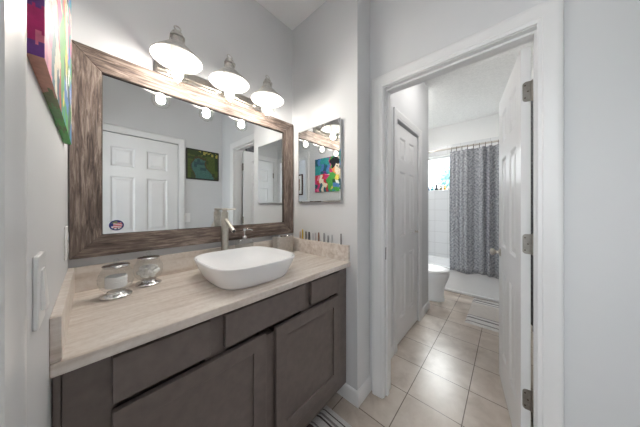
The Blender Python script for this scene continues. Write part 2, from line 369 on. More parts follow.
jambs(mb, lambda m, a, c, d, e, f, g: m.box(-.18 + d, -.18 + e, a, c, f, g), HY0, HY1, 2.035, .1177, (.05, .08))
struct(mb.build('trim_4', M['trim'], ang=30), 'white casing of the entry at the left edge of the photo', 'door casing')

# six panel doors, built in local coordinates: x along the width, y thickness from -t to 0, z up
def panel_door(mb, W, H, t, x_of=lambda x: x):
    s = .105 if W < .68 else .11; m = .10; pw = (W - 2 * s - m) / 2
    xs = [0, s, s + pw, s + pw + m, W - s, W]
    zs = [0, .21, .80, .97, 1.575, 1.68, 1.89, H]
    for side in (0, 1):
        Y = (lambda d: -d) if side == 0 else (lambda d: -t + d)
        def q(a0, b0, a1, b1, d): mb.add([(a0, Y(d), b0), (a1, Y(d), b0), (a1, Y(d), b1), (a0, Y(d), b1)], [(0, 1, 2, 3)])
        for i in range(5):
            for j in range(7):
                a0, a1, b0, b1 = xs[i], xs[i + 1], zs[j], zs[j + 1]
                if i in (1, 3) and j in (1, 3, 5):
                    steps = [(0, 0), (.006, .003), (.013, .009), (.022, .009), (.046, .002)]
                    for (i0, d0), (i1, d1) in zip(steps, steps[1:]):
                        o = [(a0 + i0, Y(d0), b0 + i0), (a1 - i0, Y(d0), b0 + i0), (a1 - i0, Y(d0), b1 - i0), (a0 + i0, Y(d0), b1 - i0)]
                        n = [(a0 + i1, Y(d1), b0 + i1), (a1 - i1, Y(d1), b0 + i1), (a1 - i1, Y(d1), b1 - i1), (a0 + i1, Y(d1), b1 - i1)]
                        mb.add(o + n, [(k, (k + 1) % 4, 4 + (k + 1) % 4, 4 + k) for k in range(4)])
                    e = steps[-1]; q(a0 + e[0], b0 + e[0], a1 - e[0], b1 - e[0], e[1])
                else: q(a0, b0, a1, b1, 0)
    for i in range(5):
        for zz in (0, H): mb.add([(xs[i], 0, zz), (xs[i + 1], 0, zz), (xs[i + 1], -t, zz), (xs[i], -t, zz)], [(0, 1, 2, 3)])
    for j in range(7):
        for xx in (0, W): mb.add([(xx, 0, zs[j]), (xx, 0, zs[j + 1]), (xx, -t, zs[j + 1]), (xx, -t, zs[j])], [(0, 1, 2, 3)])
    return mb
def knob(x, z, sgn, y0, parent, name='door_knob', mat=None):
    mb = MB(); prof = [(.028, 0), (.029, .004), (.022, .007), (.011, .010), (.010, .024), (.016, .030), (.025, .040), (.026, .050), (.018, .058), (.001, .060)]
    mb.lathe([(r, -sgn * h) for r, h in prof], (x, y0, z), 20, 'y'); return mb.build(name, mat or M['nickel'], parent)
def hinge_leaf(parent, y0, y1, x, zc, hh=.088, pin=None):
    mb = MB(); n = 6; r = .014; pts = []
    # rounded plate in the y-z plane at x (faces -x)
    ya, yb = y0, y1
    for (cy, cz, a0) in ((yb - r, zc + hh / 2 - r, 0), (ya, zc + hh / 2, 90), (ya, zc - hh / 2, 180), (yb - r, zc - hh / 2 + r, 270)):
        if cy == ya: pts.append((cy, cz)); continue
        for k in range(n + 1):
            a = R(a0 + 90 * k / n); pts.append((cy + r * math.cos(a), cz + r * math.sin(a)))
    mb.rings([[(x, p[0], p[1]) for p in pts], [(x - .003, p[0], p[1]) for p in pts]])
    o = mb.build('hinge', M['hinge'], parent, ang=40)
    if pin:
        mb = MB(); mb.lathe([(.0015, zc - hh / 2 - .004), (.0066, zc - hh / 2), (.0066, zc + hh / 2), (.0015, zc + hh / 2 + .004)], (pin[0], pin[1], 0), 12); mb.build('hinge_pin', M['hinge'], o)
    mb = MB()
    for k, dz in enumerate((-.03, 0, .03)):
        mb.lathe([(.0035, -.0034), (.0030, -.0046)], (x, (ya + yb) / 2 + (.006 if k != 1 else -.004), zc + dz), 10, 'x')
    mb.build('hinge_screw', M['rivet'], o)
    return o
# bathroom door, standing open
d2 = struct(panel_door(MB(), .650, 2.015, .035).build('door_2', M['door'], ang=12), 'white six panel bathroom door standing open in the doorway', 'door')
knob(.650 - .062, .915, 1, 0, d2); knob(.650 - .062, .915, -1, -.035, d2)
for zc in (1.80, 1.065, .315): hinge_leaf(d2, -.0352, -.006, 0, zc, .096, (-.0045, -.0415))
d2.location = (1.41, -.048, .010); d2.rotation_euler = (0, 0, R(8.4))
# closed door on the wall behind the camera (hinged at its left)
d1 = panel_door(MB(), .711, 2.030, .035).build('door_1', M['door'], ang=12); struct(d1, 'white six panel door, shut, reflected in the big mirror', 'door')
knob(.711 - .065, .92, 1, 0, d1)
for zc in (1.80, 1.06, .28):
    mb = MB(); mb.lathe([(.0015, zc - .050), (.0055, zc - .045), (.0055, zc + .045), (.0015, zc + .050)], (-.003, .006, 0), 12); mb.box(-.014, .012, .0002, .0022, zc - .044, zc + .044); mb.build('hinge', M['hinge'], d1)
d1.location = (.026, YF + .0005, .008)
# closet door in the passage
d3 = MB(); panel_door(d3, .606, 2.0, .035); d3 = d3.build('door_3', M['door'], ang=12); struct(d3, 'white six panel closet door on the left of the passage', 'door')
mb = MB(); mb.lathe([(r, h) for r, h in [(.012, 0), (.012, .003), (.006, .006), (.006, .014), (.014, .022), (.013, .028), (.001, .031)]], (.606 - .07, -.035, .98), 16, 'y'); mb.build('door_knob', M['nickel'], d3)
d3.location = (1.807, YC + .035 + .012, .010)

# bathroom window
wn = MB(); f = .035; xa, xb_ = 4.365, 4.395
wn.box(xa, xb_, WY0, WY1, WZ0, WZ0 + f).box(xa, xb_, WY0, WY1, WZ1 - f, WZ1).box(xa, xb_, WY0, WY0 + f, WZ0 + f, WZ1 - f).box(xa, xb_, WY1 - f, WY1, WZ0 + f, WZ1 - f)
wi = struct(wn.build('window_1', M['plastic'], bevel=.003), 'high white framed window over the bathtub, tree outside', 'window')
MB().box(4.378, 4.382, WY0 + f, WY1 - f, WZ0 + f, WZ1 - f).build('pane', M['pane'], wi, smooth=False)
MB().box(XF - .03, 4.365, WY0 - .02, WY1 + .02, WZ0 - .018, WZ0).build('window_sill', M['tub'], wi, bevel=.003)

# unseen hall window behind the camera, added to let the fill light in
wn = MB(); f = .04
wn.box(-1.27, -1.23, HW[0], HW[1], HW[2], HW[2] + f).box(-1.27, -1.23, HW[0], HW[1], HW[3] - f, HW[3]).box(-1.27, -1.23, HW[0], HW[0] + f, HW[2] + f, HW[3] - f).box(-1.27, -1.23, HW[1] - f, HW[1], HW[2] + f, HW[3] - f).box(-1.26, -1.24, HW[0] + f, HW[1] - f, 1.48, 1.51)
w2 = struct(wn.build('added_window', M['plastic'], bevel=.003), 'unseen white framed hall window added for fill light', 'window')
MB().box(-1.252, -1.248, HW[0] + f, HW[1] - f, HW[2] + f, HW[3] - f).build('pane', M['pane'], w2, smooth=False)

# ------------------------------------------------------------------ vanity
van = thing('vanity_cabinet', 'dark espresso vanity cabinet under the beige stone worktop', 'cabinet', (.53, .95, 0))
YF0 = .785; YD0 = .764; g = .004
mb = MB(); mb.box(XL + .004, X1 - .004, YF0 + .060, YM - .004, .105, .868)
mb.build('body', M['dark'], van, bevel=.002)
mb = MB()
for (a, c) in ((-.046, .045), (.270, .340), (.722, .790), (1.018, X1 - .004)): mb.box(a, c, YF0, YF0 + .062, .105, .869)
for (a, c) in ((.045, .270), (.340, .722), (.790, 1.018)): mb.box(a, c, YF0 + .048, YF0 + .062, .845, .869).box(a, c, YF0 + .048, YF0 + .062, .690, .760).box(a, c, YF0, YF0 + .016, .105, .205)
mb.box(.505, .555, YF0, YF0 + .062, .205, .690)
mb.build('face_frame', M['dark'], van, smooth=False)
MB().box(XL + .002, -.0475, YF0 + .003, YF0 + .016, .105, .869).build('filler_strip', M['dark'], van, bevel=.001)
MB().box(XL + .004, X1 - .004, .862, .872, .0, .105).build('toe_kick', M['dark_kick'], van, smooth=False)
for nm, a, c in (('drawer', .038, .281), ('drawer', .330, .732), ('drawer', .779, 1.027)):
    MB().box(a, c, YD0, YF0 - .0005, .735, .858).build(nm, M['dark'], van, bevel=.0025)
def shaker(a, c, z0, z1):
    mb = MB(); fw = .056
    mb.box(a, a + fw, YD0, YF0 - .0005, z0, z1).box(c - fw, c, YD0, YF0 - .0005, z0, z1).box(a + fw, c - fw, YD0, YF0 - .0005, z0, z0 + fw).box(a + fw, c - fw, YD0, YF0 - .0005, z1 - fw, z1)
    o = mb.build('door', M['dark'], van, bevel=.0018)
    MB().box(a + fw - .003, c - fw + .003, YD0 + .009, YF0 - .004, z0 + fw - .003, z1 - fw + .003).build('door_panel', M['dark'], o, smooth=False)
shaker(.038, .503, .195, .713); shaker(.556, 1.027, .195, .713)

top = thing('countertop', 'beige travertine worktop with low splashbacks on the vanity', 'countertop', (.53, 1.04, .8707))
MB().box(XL, X1, .7517, YM, .8707, ZT).build('slab', M['stone'], top, bevel=.003)
MB().box(XL, XL + .018, .757, YM - .018, ZT, 1.004).build('side_splash', M['stone'], top, bevel=.0015)
MB().box(X1 - .020, X1, .757, YM - .018, ZT, 1.004).build('side_splash', M['stone'], top, bevel=.0015)
MB().box(XL, X1, YM - .018, YM, ZT, 1.004).build('back_splash', M['stone'], top, bevel=.0015)

# vessel sink
def sup(cx, cy, hx, hy, z, n=3.6, N=64):
    out = []
    for k in range(N):
        t = 2 * math.pi * k / N; c, s_ = math.cos(t), math.sin(t)
        out.append((cx + hx * math.copysign(abs(c) ** (2 / n), c), cy + hy * math.copysign(abs(s_) ** (2 / n), s_), z))
    return out
CX, CY = .540, 1.004
sk = thing('vessel_sink', 'white rounded rectangular vessel sink standing on the worktop', 'sink', (CX, CY, ZT))
prof = [(.160, .165, .0005), (.170, .174, .002), (.178, .182, .014), (.192, .196, .045), (.206, .210, .078), (.2125, .2165, .096), (.2130, .2170, .1005), (.2105, .2145, .1030), (.2065, .2105, .1020), (.203, .207, .097), (.197, .201, .080), (.182, .186, .052), (.150, .154, .026), (.100, .104, .016), (.030, .030, .013)]
MB().rings([sup(CX, CY, a, c, ZT + z, 3.6 if a > .12 else 2.6) for a, c, z in prof]).build('basin', M['porcelain'], sk, ang=60)
MB().lathe([(.024, .013), (.025, .0165), (.020, .019), (.012, .0215), (.001, .0225)], (CX, CY, ZT), 24).build('drain', M['chrome'], sk)

# tall faucet
FX, FY = .541, 1.262
fa = thing('faucet', 'tall brushed nickel faucet standing behind the vessel sink', 'faucet', (FX, FY, ZT))
MB().lathe([(.026, 0), (.026, .005), (.0205, .008), (.0205, .321), (.019, .324), (.001, .324)], (FX, FY, ZT), 28).build('body', M['nickel'], fa)
p0 = Vector((FX + .002, FY - .012, 1.178)); p1 = Vector((FX + .008, FY - .100, 1.115))
MB().tube([p0, p0.lerp(p1, .5), p1], .0118, 18).build('spout', M['nickel'], fa)
dd = (p1 - p0).normalized(); mb = MB(); mb.tube([p1 - dd * .001, p1 + dd * .002], .0095, 16); mb.build('aerator', M['black'], fa)
mb = MB(); mb.lathe([(.012, .324), (.012, .329), (.016, .332), (.016, .343), (.013, .346), (.001, .346)], (FX, FY, ZT), 22)
mb.tube([(FX, FY, ZT + .338), (FX + .020, FY - .012, ZT + .338), (FX + .056, FY - .028, ZT + .340)], .0050, 10); mb.build('handle', M['nickel'], fa)

# soap dispenser
SX, SY = .672, 1.272
so = thing('soap_dispenser', 'clear rectangular soap dispenser with a pale pump behind the sink', 'soap dispenser', (SX, SY, ZT))
MB().rings([sup(SX, SY, a, c, ZT + z, 6, 32) for a, c, z in ((.046, .030, .0), (.050, .034, .004), (.050, .034, .136), (.046, .030, .144), (.018, .016, .148))]).build('bottle', M['acrylic'], so, ang=50)
MB().rings([sup(SX, SY, .043, .027, ZT + z, 6, 32) for z in (.006, .062)]).build('liquid_soap', plain('pale_soap', (228, 226, 222), .2), so, ang=50)
mb = MB(); mb.lathe([(.017, .148), (.017, .164), (.013, .168), (.006, .169), (.0055, .196), (.012, .198), (.012, .210), (.010, .213), (.001, .213)], (SX, SY, ZT), 18)
mb.tube([(SX, SY, ZT + .205), (SX + .030, SY - .014, ZT + .205), (SX + .046, SY - .021, ZT + .199)], .0048, 10); mb.build('pump', M['pump'], so)

# brushed steel holder by the corner
HX0, HX1 = .905, 1.062; HXc = (HX0 + HX1) / 2; HYc = 1.268
ho = thing('toothbrush_holder', 'brushed steel box-shaped holder in the worktop corner', 'holder', (HXc, HYc, ZT))
MB().rings([sup(HXc, HYc, a, c, ZT + z, 8, 40) for a, c, z in ((.075, .032, 0), (.078, .035, .003), (.078, .035, .128), (.0745, .0315, .131), (.0745, .0315, .122), (.0745, .0315, .121))]).build('container', M['steel_box'], ho, ang=40)
mb = MB(); mb.rings([sup(HXc, HYc, .074, .031, ZT + z, 8, 40) for z in (.120, .1255)]); mb.build('top_plate', M['chrome'], ho, ang=40)
for dx in (-.036, .036):
    mb = MB(); mb.lathe([(.020, .1255), (.021, .132), (.017, .134), (.014, .130), (.013, .1262)], (HXc + dx, HYc, ZT), 20); mb.build('opening_ring', M['chrome'], ho)

# glass canisters
def canister(x, y, label):
    c = thing('glass_canister', label, 'canister', (x, y, ZT), 'glass canisters on the worktop')
    MB().lathe([(.042, 0), (.052, .001), (.053, .006), (.048, .011), (.036, .015), (.031, .020), (.030, .022)], (x, y, ZT), 32, sx=.9, sy=.9).build('base', M['chrome'], c)
    prof = [(.028, .0225), (.040, .028), (.0525, .042), (.0585, .060), (.0590, .076), (.055, .092), (.047, .106), (.0425, .113), (.0435, .116)]
    MB().lathe([(.001, .0225)] + prof, (x, y, ZT), 36, sx=.9, sy=.9, cap=False).build('glass_bowl', M['glass'], c, ang=60)
    ld = MB().lathe([(.030, .1165), (.0435, .1168), (.0455, .119), (.0455, .123), (.041, .1255), (.020, .127), (.001, .127)], (x, y, ZT), 32, sx=.9, sy=.9).build('lid', M['chrome'], c)
    mb = MB(); mb.lathe([(.006, .127), (.005, .131)], (x, y, ZT), 14); mb.sphere((x, y, ZT + .139), .0095, 14, 8); mb.build('lid_knob', M['glass'], ld)
C1, C2 = (.068, 1.150), (.178, 1.222)
canister(*C1, 'round glass canister holding white pads, left of the two')
canister(*C2, 'round glass canister holding cotton balls, nearer the sink')
ang = R(-42)
for k in range(7):
    a = .033 if k % 2 else .032
    mb = MB(); zz = ZT + .0375 + k * .0062
    n = 24; loops = []
    for rr, dz in ((a * .96, 0), (a, .001), (a, .0048), (a * .96, .0058)):
        loops.append([(C1[0] + (rr if 26 + 0 else 0) * math.cos(2 * math.pi * i / n), C1[1] + rr * math.sin(2 * math.pi * i / n), zz + dz) for i in range(n)])
    tag(mb.rings(loops).build('cotton_pad', M['pad']), 'flat white cotton pad in the stack inside the left canister', 'cotton pad', 'cotton pads in the left canister')
balls = []
for rr, nn, zz in ((.020, 5, .042), (.0, 1, .044), (.033, 8, .058), (.011, 3, .062), (.024, 6, .075), (0, 1, .080)):
    for k in range(nn):
        t = 2 * math.pi * k / nn + zz * 40; balls.append((C2[0] + rr * math.cos(t), C2[1] + rr * math.sin(t), ZT + zz))
for (bx_, by_, bz_) in balls:
    mb = MB(); mb.sphere((bx_, by_, bz_), .0105, 12, 8, .93)
    tag(mb.build('cotton_ball', M['cotton']), 'fluffy white cotton ball heaped in the canister nearer the sink', 'cotton ball', 'cotton balls in the right canister')

# pencils and tubes standing on the right splashback
PEN = [(300.2, 'beige', (206, 178, 150), .055, .0052), (302.6, 'yellow', (206, 176, 66), .074, .0056), (305.9, 'black', (38, 38, 42), .060, .0050), (309.0, 'black', (34, 34, 38), .060, .0054),
       (312.6, 'pale grey', (200, 200, 206), .055, .0044), (315.4, 'mauve grey', (176, 166, 170), .058, .0044), (318.7, 'brown', (126, 82, 58), .064, .0050), (324.0, 'slate grey', (128, 130, 134), .064, .0048),
       (328.0, 'short grey', (112, 114, 118), .050, .0040), (332.0, 'silver', (176, 178, 182), .058, .0044), (341.0, 'charcoal', (88, 88, 92), .072, .0040)]
PL = ['beige cosmetic pencil standing on the splashback nearest the wood frame', 'yellow cosmetic pencil on the splashback, beside the beige one', 'black cosmetic pencil on the splashback, right beside the yellow one', 'black cosmetic pencil on the splashback, beside the pale grey one',
      'pale grey cosmetic pencil on the splashback, right of the black pair', 'mauve grey cosmetic pencil on the splashback, left of the brown one', 'brown cosmetic pencil standing on the right splashback', 'slate grey cosmetic pencil, first to the right of the brown one',
      'shortest grey cosmetic pencil standing on the right splashback', 'silver cosmetic pencil right of the shortest grey one', 'charcoal cosmetic pencil standing alone near the splashback front end']
ca, sa = math.cos(R(42.1259)), math.sin(R(42.1259))
for (px, nm, col, hh, r), lb in zip(PEN, PL):
    u = (px - 320) / 207.2956; X = X1 - .010; Y = X * (sa - u * ca) / (ca + u * sa); Y = min(Y, 1.303)
    pr = thing('cosmetic_pencil', lb, 'pencil', (X, Y, 1.004), 'pencils on the splashback')
    pm = plain('pencil_' + nm.replace(' ', '_'), col, .35)
    MB().lathe([(r * .9, .0002), (r, .001), (r, hh * .70)], (X, Y, 1.004), 12).build('barrel', pm, pr)
    MB().lathe([(r * .92, hh * .70), (r * .92, hh * .96), (r * .6, hh), (.0005, hh)], (X, Y, 1.004), 12).build('cap', pm, pr)

# ------------------------------------------------------------------ big framed mirror
FXa, FXb, FZa, FZb = -.0586, 1.1178, 1.0402, 1.9316      # outside
IXa, IXb, IZa, IZb = .0314, 1.0224, 1.1325, 1.8411      # opening
YFr = 1.3065; YG = 1.3180
mi = thing('wall_mirror', 'large mirror in a weathered wood frame above the sink', 'mirror', (.53, YM, FZa))
def rail(nm, quad, mat):
    # quad of (x,z): outer a, outer b, inner b, inner a
    f_ = [(x, YFr, z) for x, z in quad]; b_ = [(x, YM - .0003, z) for x, z in quad]
    mb = MB(); mb.rings([b_, f_]); return mb.build(nm, mat, mi, bevel=.0025, smooth=False)
e = .0006
rail('frame_rail', [(FXa, FZb), (FXb, FZb), (IXb, IZb + e), (IXa, IZb + e)], M['wood_h'])
rail('frame_rail', [(FXa, FZa), (FXb, FZa), (IXb, IZa - e), (IXa, IZa - e)], M['wood_h'])
rail('frame_stile', [(FXa, FZa + e), (FXa, FZb - e), (IXa, IZb - e), (IXa, IZa + e)], M['wood_v'])
rail('frame_stile', [(FXb, FZa + e), (FXb, FZb - e), (IXb, IZb - e), (IXb, IZa + e)], M['wood_v'])
MB().box(IXa - .002, IXb + .002, YG, YM - .0005, IZa - .002, IZb + .002).build('mirror_glass', M['mirror'], mi, smooth=False)
mb = MB(); q = .003
mb.box(IXa, IXb, YG - .010, YG, IZb - q, IZb).box(IXa, IXa + q, YG - .010, YG, IZa, IZb).box(IXb - q, IXb, YG - .010, YG, IZa, IZb).box(IXa, IXb, YG - .010, YG, IZa, IZa + q * .4)
mb.build('rebate', M['wood_dark'], mi, smooth=False)
# oval sticker at the lower left of the glass
SCOL = [plain('sticker_' + n_, c_, .4, 0, .02) for n_, c_ in (('navy', (38, 50, 120)), ('white', (236, 232, 234)), ('red', (196, 86, 104)), ('black', (34, 32, 44)), ('olive', (128, 134, 96)), ('pink', (214, 150, 164)))]
def stick(u, v):
    x, y = 2 * u - 1, 2 * v - 1; r2 = u * 0
    rad, th = v, 2 * math.pi * u
    x, y = rad * math.cos(th), rad * math.sin(th)
    if rad > .80: return 0
    if y > .38 and x < .1: return 4
    if y > .50: return 0
    if y < -.52: return 1 if int((x + 1) * 6) % 3 else 3
    if x < -.45: return 0 if y > -.2 else 1
    return (2, 5, 1)[int((y + x * .25 + 2) * 6.5) % 3]
mb = MB(); sx_, sz_ = .0785, 1.1705
mb.grid(lambda u, v: (sx_ + .0245 * v * math.cos(2 * math.pi * u), YG - .0006, sz_ + .0235 * v * math.sin(2 * math.pi * u)), 40, 14, stick)
tag(mb.build('sticker', SCOL, smooth=False, solid=.0006), 'oval navy, white and red sticker low on the big mirror', 'sticker')

# mirrored medicine cabinet on the alcove wall
MY0, MY1, MZ0, MZ1, MX = .815, 1.228, 1.290, 1.843, 1.1005
mc = thing('medicine_cabinet', 'small frameless mirrored cabinet on the wall beside the big mirror', 'cabinet', (X1, (MY0 + MY1) / 2, MZ0))
MB().box(MX + .006, X1, MY0 + .004, MY1 - .004, MZ0 + .004, MZ1 - .004).build('cabinet_body', plain('grey_cabinet_side', (196, 197, 198), .35), mc, bevel=.002)
bv = .007
o_ = [(MX + .0055, MY0, MZ0), (MX + .0055, MY1, MZ0), (MX + .0055, MY1, MZ1), (MX + .0055, MY0, MZ1)]
o2 = [(MX + .003, a, c) for _, a, c in o_]
i_ = [(MX, MY0 + bv, MZ0 + bv), (MX, MY1 - bv, MZ0 + bv), (MX, MY1 - bv, MZ1 - bv), (MX, MY0 + bv, MZ1 - bv)]
MB().rings([o_, o2, i_]).build('mirror_door', M['mirror'], mc, smooth=False)

# ------------------------------------------------------------------ vanity light
LZ = 1.945; LY = 1.145
vl = thing('vanity_light', 'three lamp vanity light with farmhouse shades above the big mirror', 'light fixture', (.517, YM, 1.965))
MB().box(.215, .822, 1.306, YM, 1.934, 1.998).build('wall_bar', M['nickel'], vl, bevel=.006, seg=3)
mb = MB(); mb.box(.222, .815, 1.298, 1.307, 1.952, 1.980); mb.build('wall_bar_ridge', M['nickel'], vl, bevel=.003)
for lx in (.272, .518, .764):
    ar = MB(); pts = []
    for k in range(13):
        t = k / 12; y = 1.302 - t * (1.302 - LY); z = 1.966 + .105 * math.sin(t * math.pi * .62) - .028 * t
        pts.append((lx, y, z))
    ar.tube(pts, .0065, 10); ar.lathe([(.020, 0), (.019, .006), (.010, .012)], (lx, 1.306, 1.966), 18, 'y'); ar.build('arm', M['nickel'], vl)
    sh = MB(); outer = [(.021, .100), (.024, .094), (.026, .070), (.034, .064), (.044, .058), (.062, .040), (.084, .018), (.098, .004), (.102, -.001), (.103, -.004), (.101, -.005)]
    sh.lathe(outer + [(.0995, -.003), (.083, .0150), (.061, .0370), (.043, .0545), (.030, .058)], (lx, LY, LZ), 40, cap=False)
    sh = sh.build('lamp_shade', M['galv'], vl, ang=45)
    MB().lathe([(.0990, -.0042), (.0825, .0138), (.0605, .0358), (.0425, .0533), (.024, .0565), (.001, .0567)], (lx, LY, LZ), 40, cap=False).build('shade_lining', M['lining'], sh)
    cp = MB(); cp.lathe([(.021, .098), (.029, .100), (.029, .106), (.022, .110), (.020, .122), (.012, .128), (.009, .134), (.001, .135)], (lx, LY, LZ), 24)
    cp.build('cap', M['galv'], sh)
    lp = MB(); lp.tube([(lx + .013 * math.cos(2 * math.pi * k / 20), LY + .004 * math.sin(2 * math.pi * k / 20), LZ + .143 + .013 * math.sin(2 * math.pi * k / 20)) for k in range(20)], .0028, 8, closed=True)
    lp.build('hanging_loop', M['galv'], sh)
    hd = MB(); hd.tube([(lx - .030 * math.cos(math.pi * k / 16), LY, LZ + .075 + .062 * math.sin(math.pi * k / 16)) for k in range(17)], .0020, 6); hd.build('wire_handle', M['galv'], sh)
    for k in range(3):
        t = R(40 + 120 * k); rv = MB(); rv.sphere((lx + .074 * math.cos(t), LY + .074 * math.sin(t), LZ + .0205), .0038, 8, 6); rv.build('rivet', M['rivet'], sh)
    jr = MB(); jr.lathe([(.0435, .030), (.0435, -.075), (.0415, -.092), (.034, -.105), (.020, -.113), (.001, -.116)], (lx, LY, LZ), 32, cap=False); jr = jr.build('glass_jar', M['jar'], vl, ang=60)
    MB().lathe([(.026, .055), (.026, .030), (.0215, .024), (.0215, -.032), (.019, -.036), (.001, -.036)], (lx, LY, LZ), 24).build('socket', M['socket'], jr)
    MB().lathe([(.011, -.0365), (.014, -.044), (.021, -.058), (.0225, -.070), (.019, -.083), (.010, -.091), (.001, -.093)], (lx, LY, LZ), 20).build('bulb', M['bulb'], jr)

# ------------------------------------------------------------------ paintings and plates
PAL = [('teal', (52, 148, 150)), ('deep_teal', (30, 92, 108)), ('magenta', (196, 44, 116)), ('pink', (226, 122, 150)), ('red', (196, 54, 58)), ('green', (78, 160, 74)), ('dark_green', (42, 92, 56)),
       ('yellow', (222, 204, 96)), ('cream', (236, 222, 200)), ('black', (32, 32, 40)), ('purple', (112, 62, 138)), ('blue', (84, 130, 190)), ('orange', (222, 140, 84)), ('white', (238, 238, 234)), ('tan', (188, 136, 118)), ('olive', (104, 116, 70)), ('moss', (92, 140, 84))]
PM = [plain('paint_' + n_, c_, .42, 0, .09, 50, .25, 90) for n_, c_ in PAL]; PI = {n_: i for i, (n_, _) in enumerate(PAL)}
def hsh(i, j): return (math.sin(i * 127.1 + j * 311.7) * 43758.5453) % 1
def art(u, v):
    u2 = u + .02 * math.sin(v * 23); v2 = v + .02 * math.sin(u * 19)
    def el(cx, cy, rx, ry): return ((u2 - cx) / rx) ** 2 + ((v2 - cy) / ry) ** 2 < 1
    if el(.60, .86, .15, .10) or (el(.54, .78, .06, .13)): return PI['black']
    if el(.585, .70, .052, .035) or el(.70, .70, .052, .035):
        return PI['black'] if not (el(.585, .70, .036, .022) or el(.70, .70, .036, .022)) else PI['cream']
    if el(.64, .66, .12, .20): return PI['cream'] if u2 > .60 else PI['orange']
    if el(.66, .40, .06, .10): return PI['yellow']
    if el(.74, .22, .22, .26): return (PI['black'], PI['green'], PI['white'], PI['dark_green'], PI['blue'])[int(hsh(int(u2 * 13), int(v2 * 9)) * 5)]
    if el(.50, .30, .13, .24): return PI['green'] if hsh(int(u2 * 16), int(v2 * 7)) > .3 else PI['yellow']
    if v2 < .52 and u2 < .42: return (PI['magenta'], PI['pink'], PI['red'], PI['cream'], PI['deep_teal'])[int(hsh(int(u2 * 14), int(v2 * 8)) * 5)]
    if u2 < .44: return (PI['teal'], PI['teal'], PI['deep_teal'], PI['blue'], PI['purple'])[int(hsh(int(u2 * 11), int(v2 * 5) + 9) * 5)]
    if u2 < .58: return (PI['green'], PI['teal'], PI['magenta'])[int(hsh(int(u2 * 15), int(v2 * 6) + 3) * 3)]
    return (PI['teal'], PI['blue'], PI['pink'], PI['green'], PI['cream'])[int(hsh(int(u2 * 12), int(v2 * 7) + 5) * 5)]
AY0, AY1, AZ0, AZ1, AX0, AX1 = .505, 1.135, 1.472, 1.958, XL + .0004, -.0455
pa = thing('canvas_painting', 'colourful unframed abstract portrait canvas high on the left wall', 'painting', (XL, .82, AZ0))
mb = MB(); mb.grid(lambda u, v: (AX1, AY0 + u * (AY1 - AY0), AZ0 + v * (AZ1 - AZ0)), 63, 49, art); mb.build('painted_front', PM, pa, smooth=False)
def wob(x): return math.sin(x * 31) * .5 + math.sin(x * 13 + 1) * .5
def edge_side(u, v):
    k = v + .012 * wob(u * 2 + v * 9)
    return PI['purple'] if k < .045 or .15 < k < .30 else (PI['pink'] if k < .07 and u > .5 else PI['magenta'])
def edge_bot(u, v):
    k = u + .05 * wob(u * .5 + v * .7)
    return PI['tan'] if k < .22 else (PI['olive'] if k < .36 or .62 < k < .7 else (PI['moss'] if k < .52 else PI['green']))
mb = MB(); mb.grid(lambda u, v: (AX0 + u * (AX1 - AX0), AY0, AZ0 + v * (AZ1 - AZ0)), 6, 90, edge_side)
mb.grid(lambda u, v: (AX0 + u * (AX1 - AX0), AY1, AZ0 + v * (AZ1 - AZ0)), 3, 30, edge_side)
mb.grid(lambda u, v: (AX0 + v * (AX1 - AX0), AY0 + u * (AY1 - AY0), AZ0), 120, 6, edge_bot)
mb.grid(lambda u, v: (AX0 + v * (AX1 - AX0), AY0 + u * (AY1 - AY0), AZ1), 40, 2, edge_side); mb.build('canvas_edge', PM, pa, smooth=False)

GP = [plain('lake_' + n_, c_, .5, 0, .12, 60) for n_, c_ in (('moss', (74, 88, 38)), ('dark_moss', (52, 66, 34)), ('teal', (66, 104, 98)), ('deep', (46, 74, 78)), ('gold', (170, 160, 82)), ('brown', (72, 60, 38)))]
def lake(u, v):
    u = 1 - u
    u2 = u + .03 * math.sin(v * 11); v2 = v + .02 * math.sin(u * 17)
    if v2 > .84: return 4 if (hsh(int(u * 14), int(v2 * 20)) > .62 and u < .75) else 1
    c = .56 + .16 * math.sin((v2 - .1) * 3.2); wd = .30 * (1 - v2) ** .6 * .95 + .03
    if v2 < .70 and abs(u2 - c + .08) < wd: return 2 if hsh(int(u * 10), int(v * 10)) > .25 else 3
    if v2 < .78 and abs(u2 - c + .08) < wd + .035: return 5
    return 0 if hsh(int(u * 9), int(v * 9) + 4) > .35 else 1
gp = thing('framed_picture', 'dark framed green picture of a teal lake, seen in the big mirror', 'picture', (1.02, YF, 1.622))
GX0, GX1, GZ0, GZ1 = .826, 1.228, 1.622, 2.022
mb = MB(); fw = .014
mb.box(GX0, GX1, YF, YF + .020, GZ0, GZ0 + fw).box(GX0, GX1, YF, YF + .020, GZ1 - fw, GZ1).box(GX0, GX0 + fw, YF, YF + .020, GZ0 + fw, GZ1 - fw).box(GX1 - fw, GX1, YF, YF + .020, GZ0 + fw, GZ1 - fw)
mb.build('frame', M['frame_dark'], gp, bevel=.002)
mb = MB(); mb.grid(lambda u, v: (GX0 + fw + u * (GX1 - GX0 - 2 * fw), YF + .012, GZ0 + fw + v * (GZ1 - GZ0 - 2 * fw)), 40, 40, lake); mb.build('print', GP, gp, smooth=False, solid=.003)

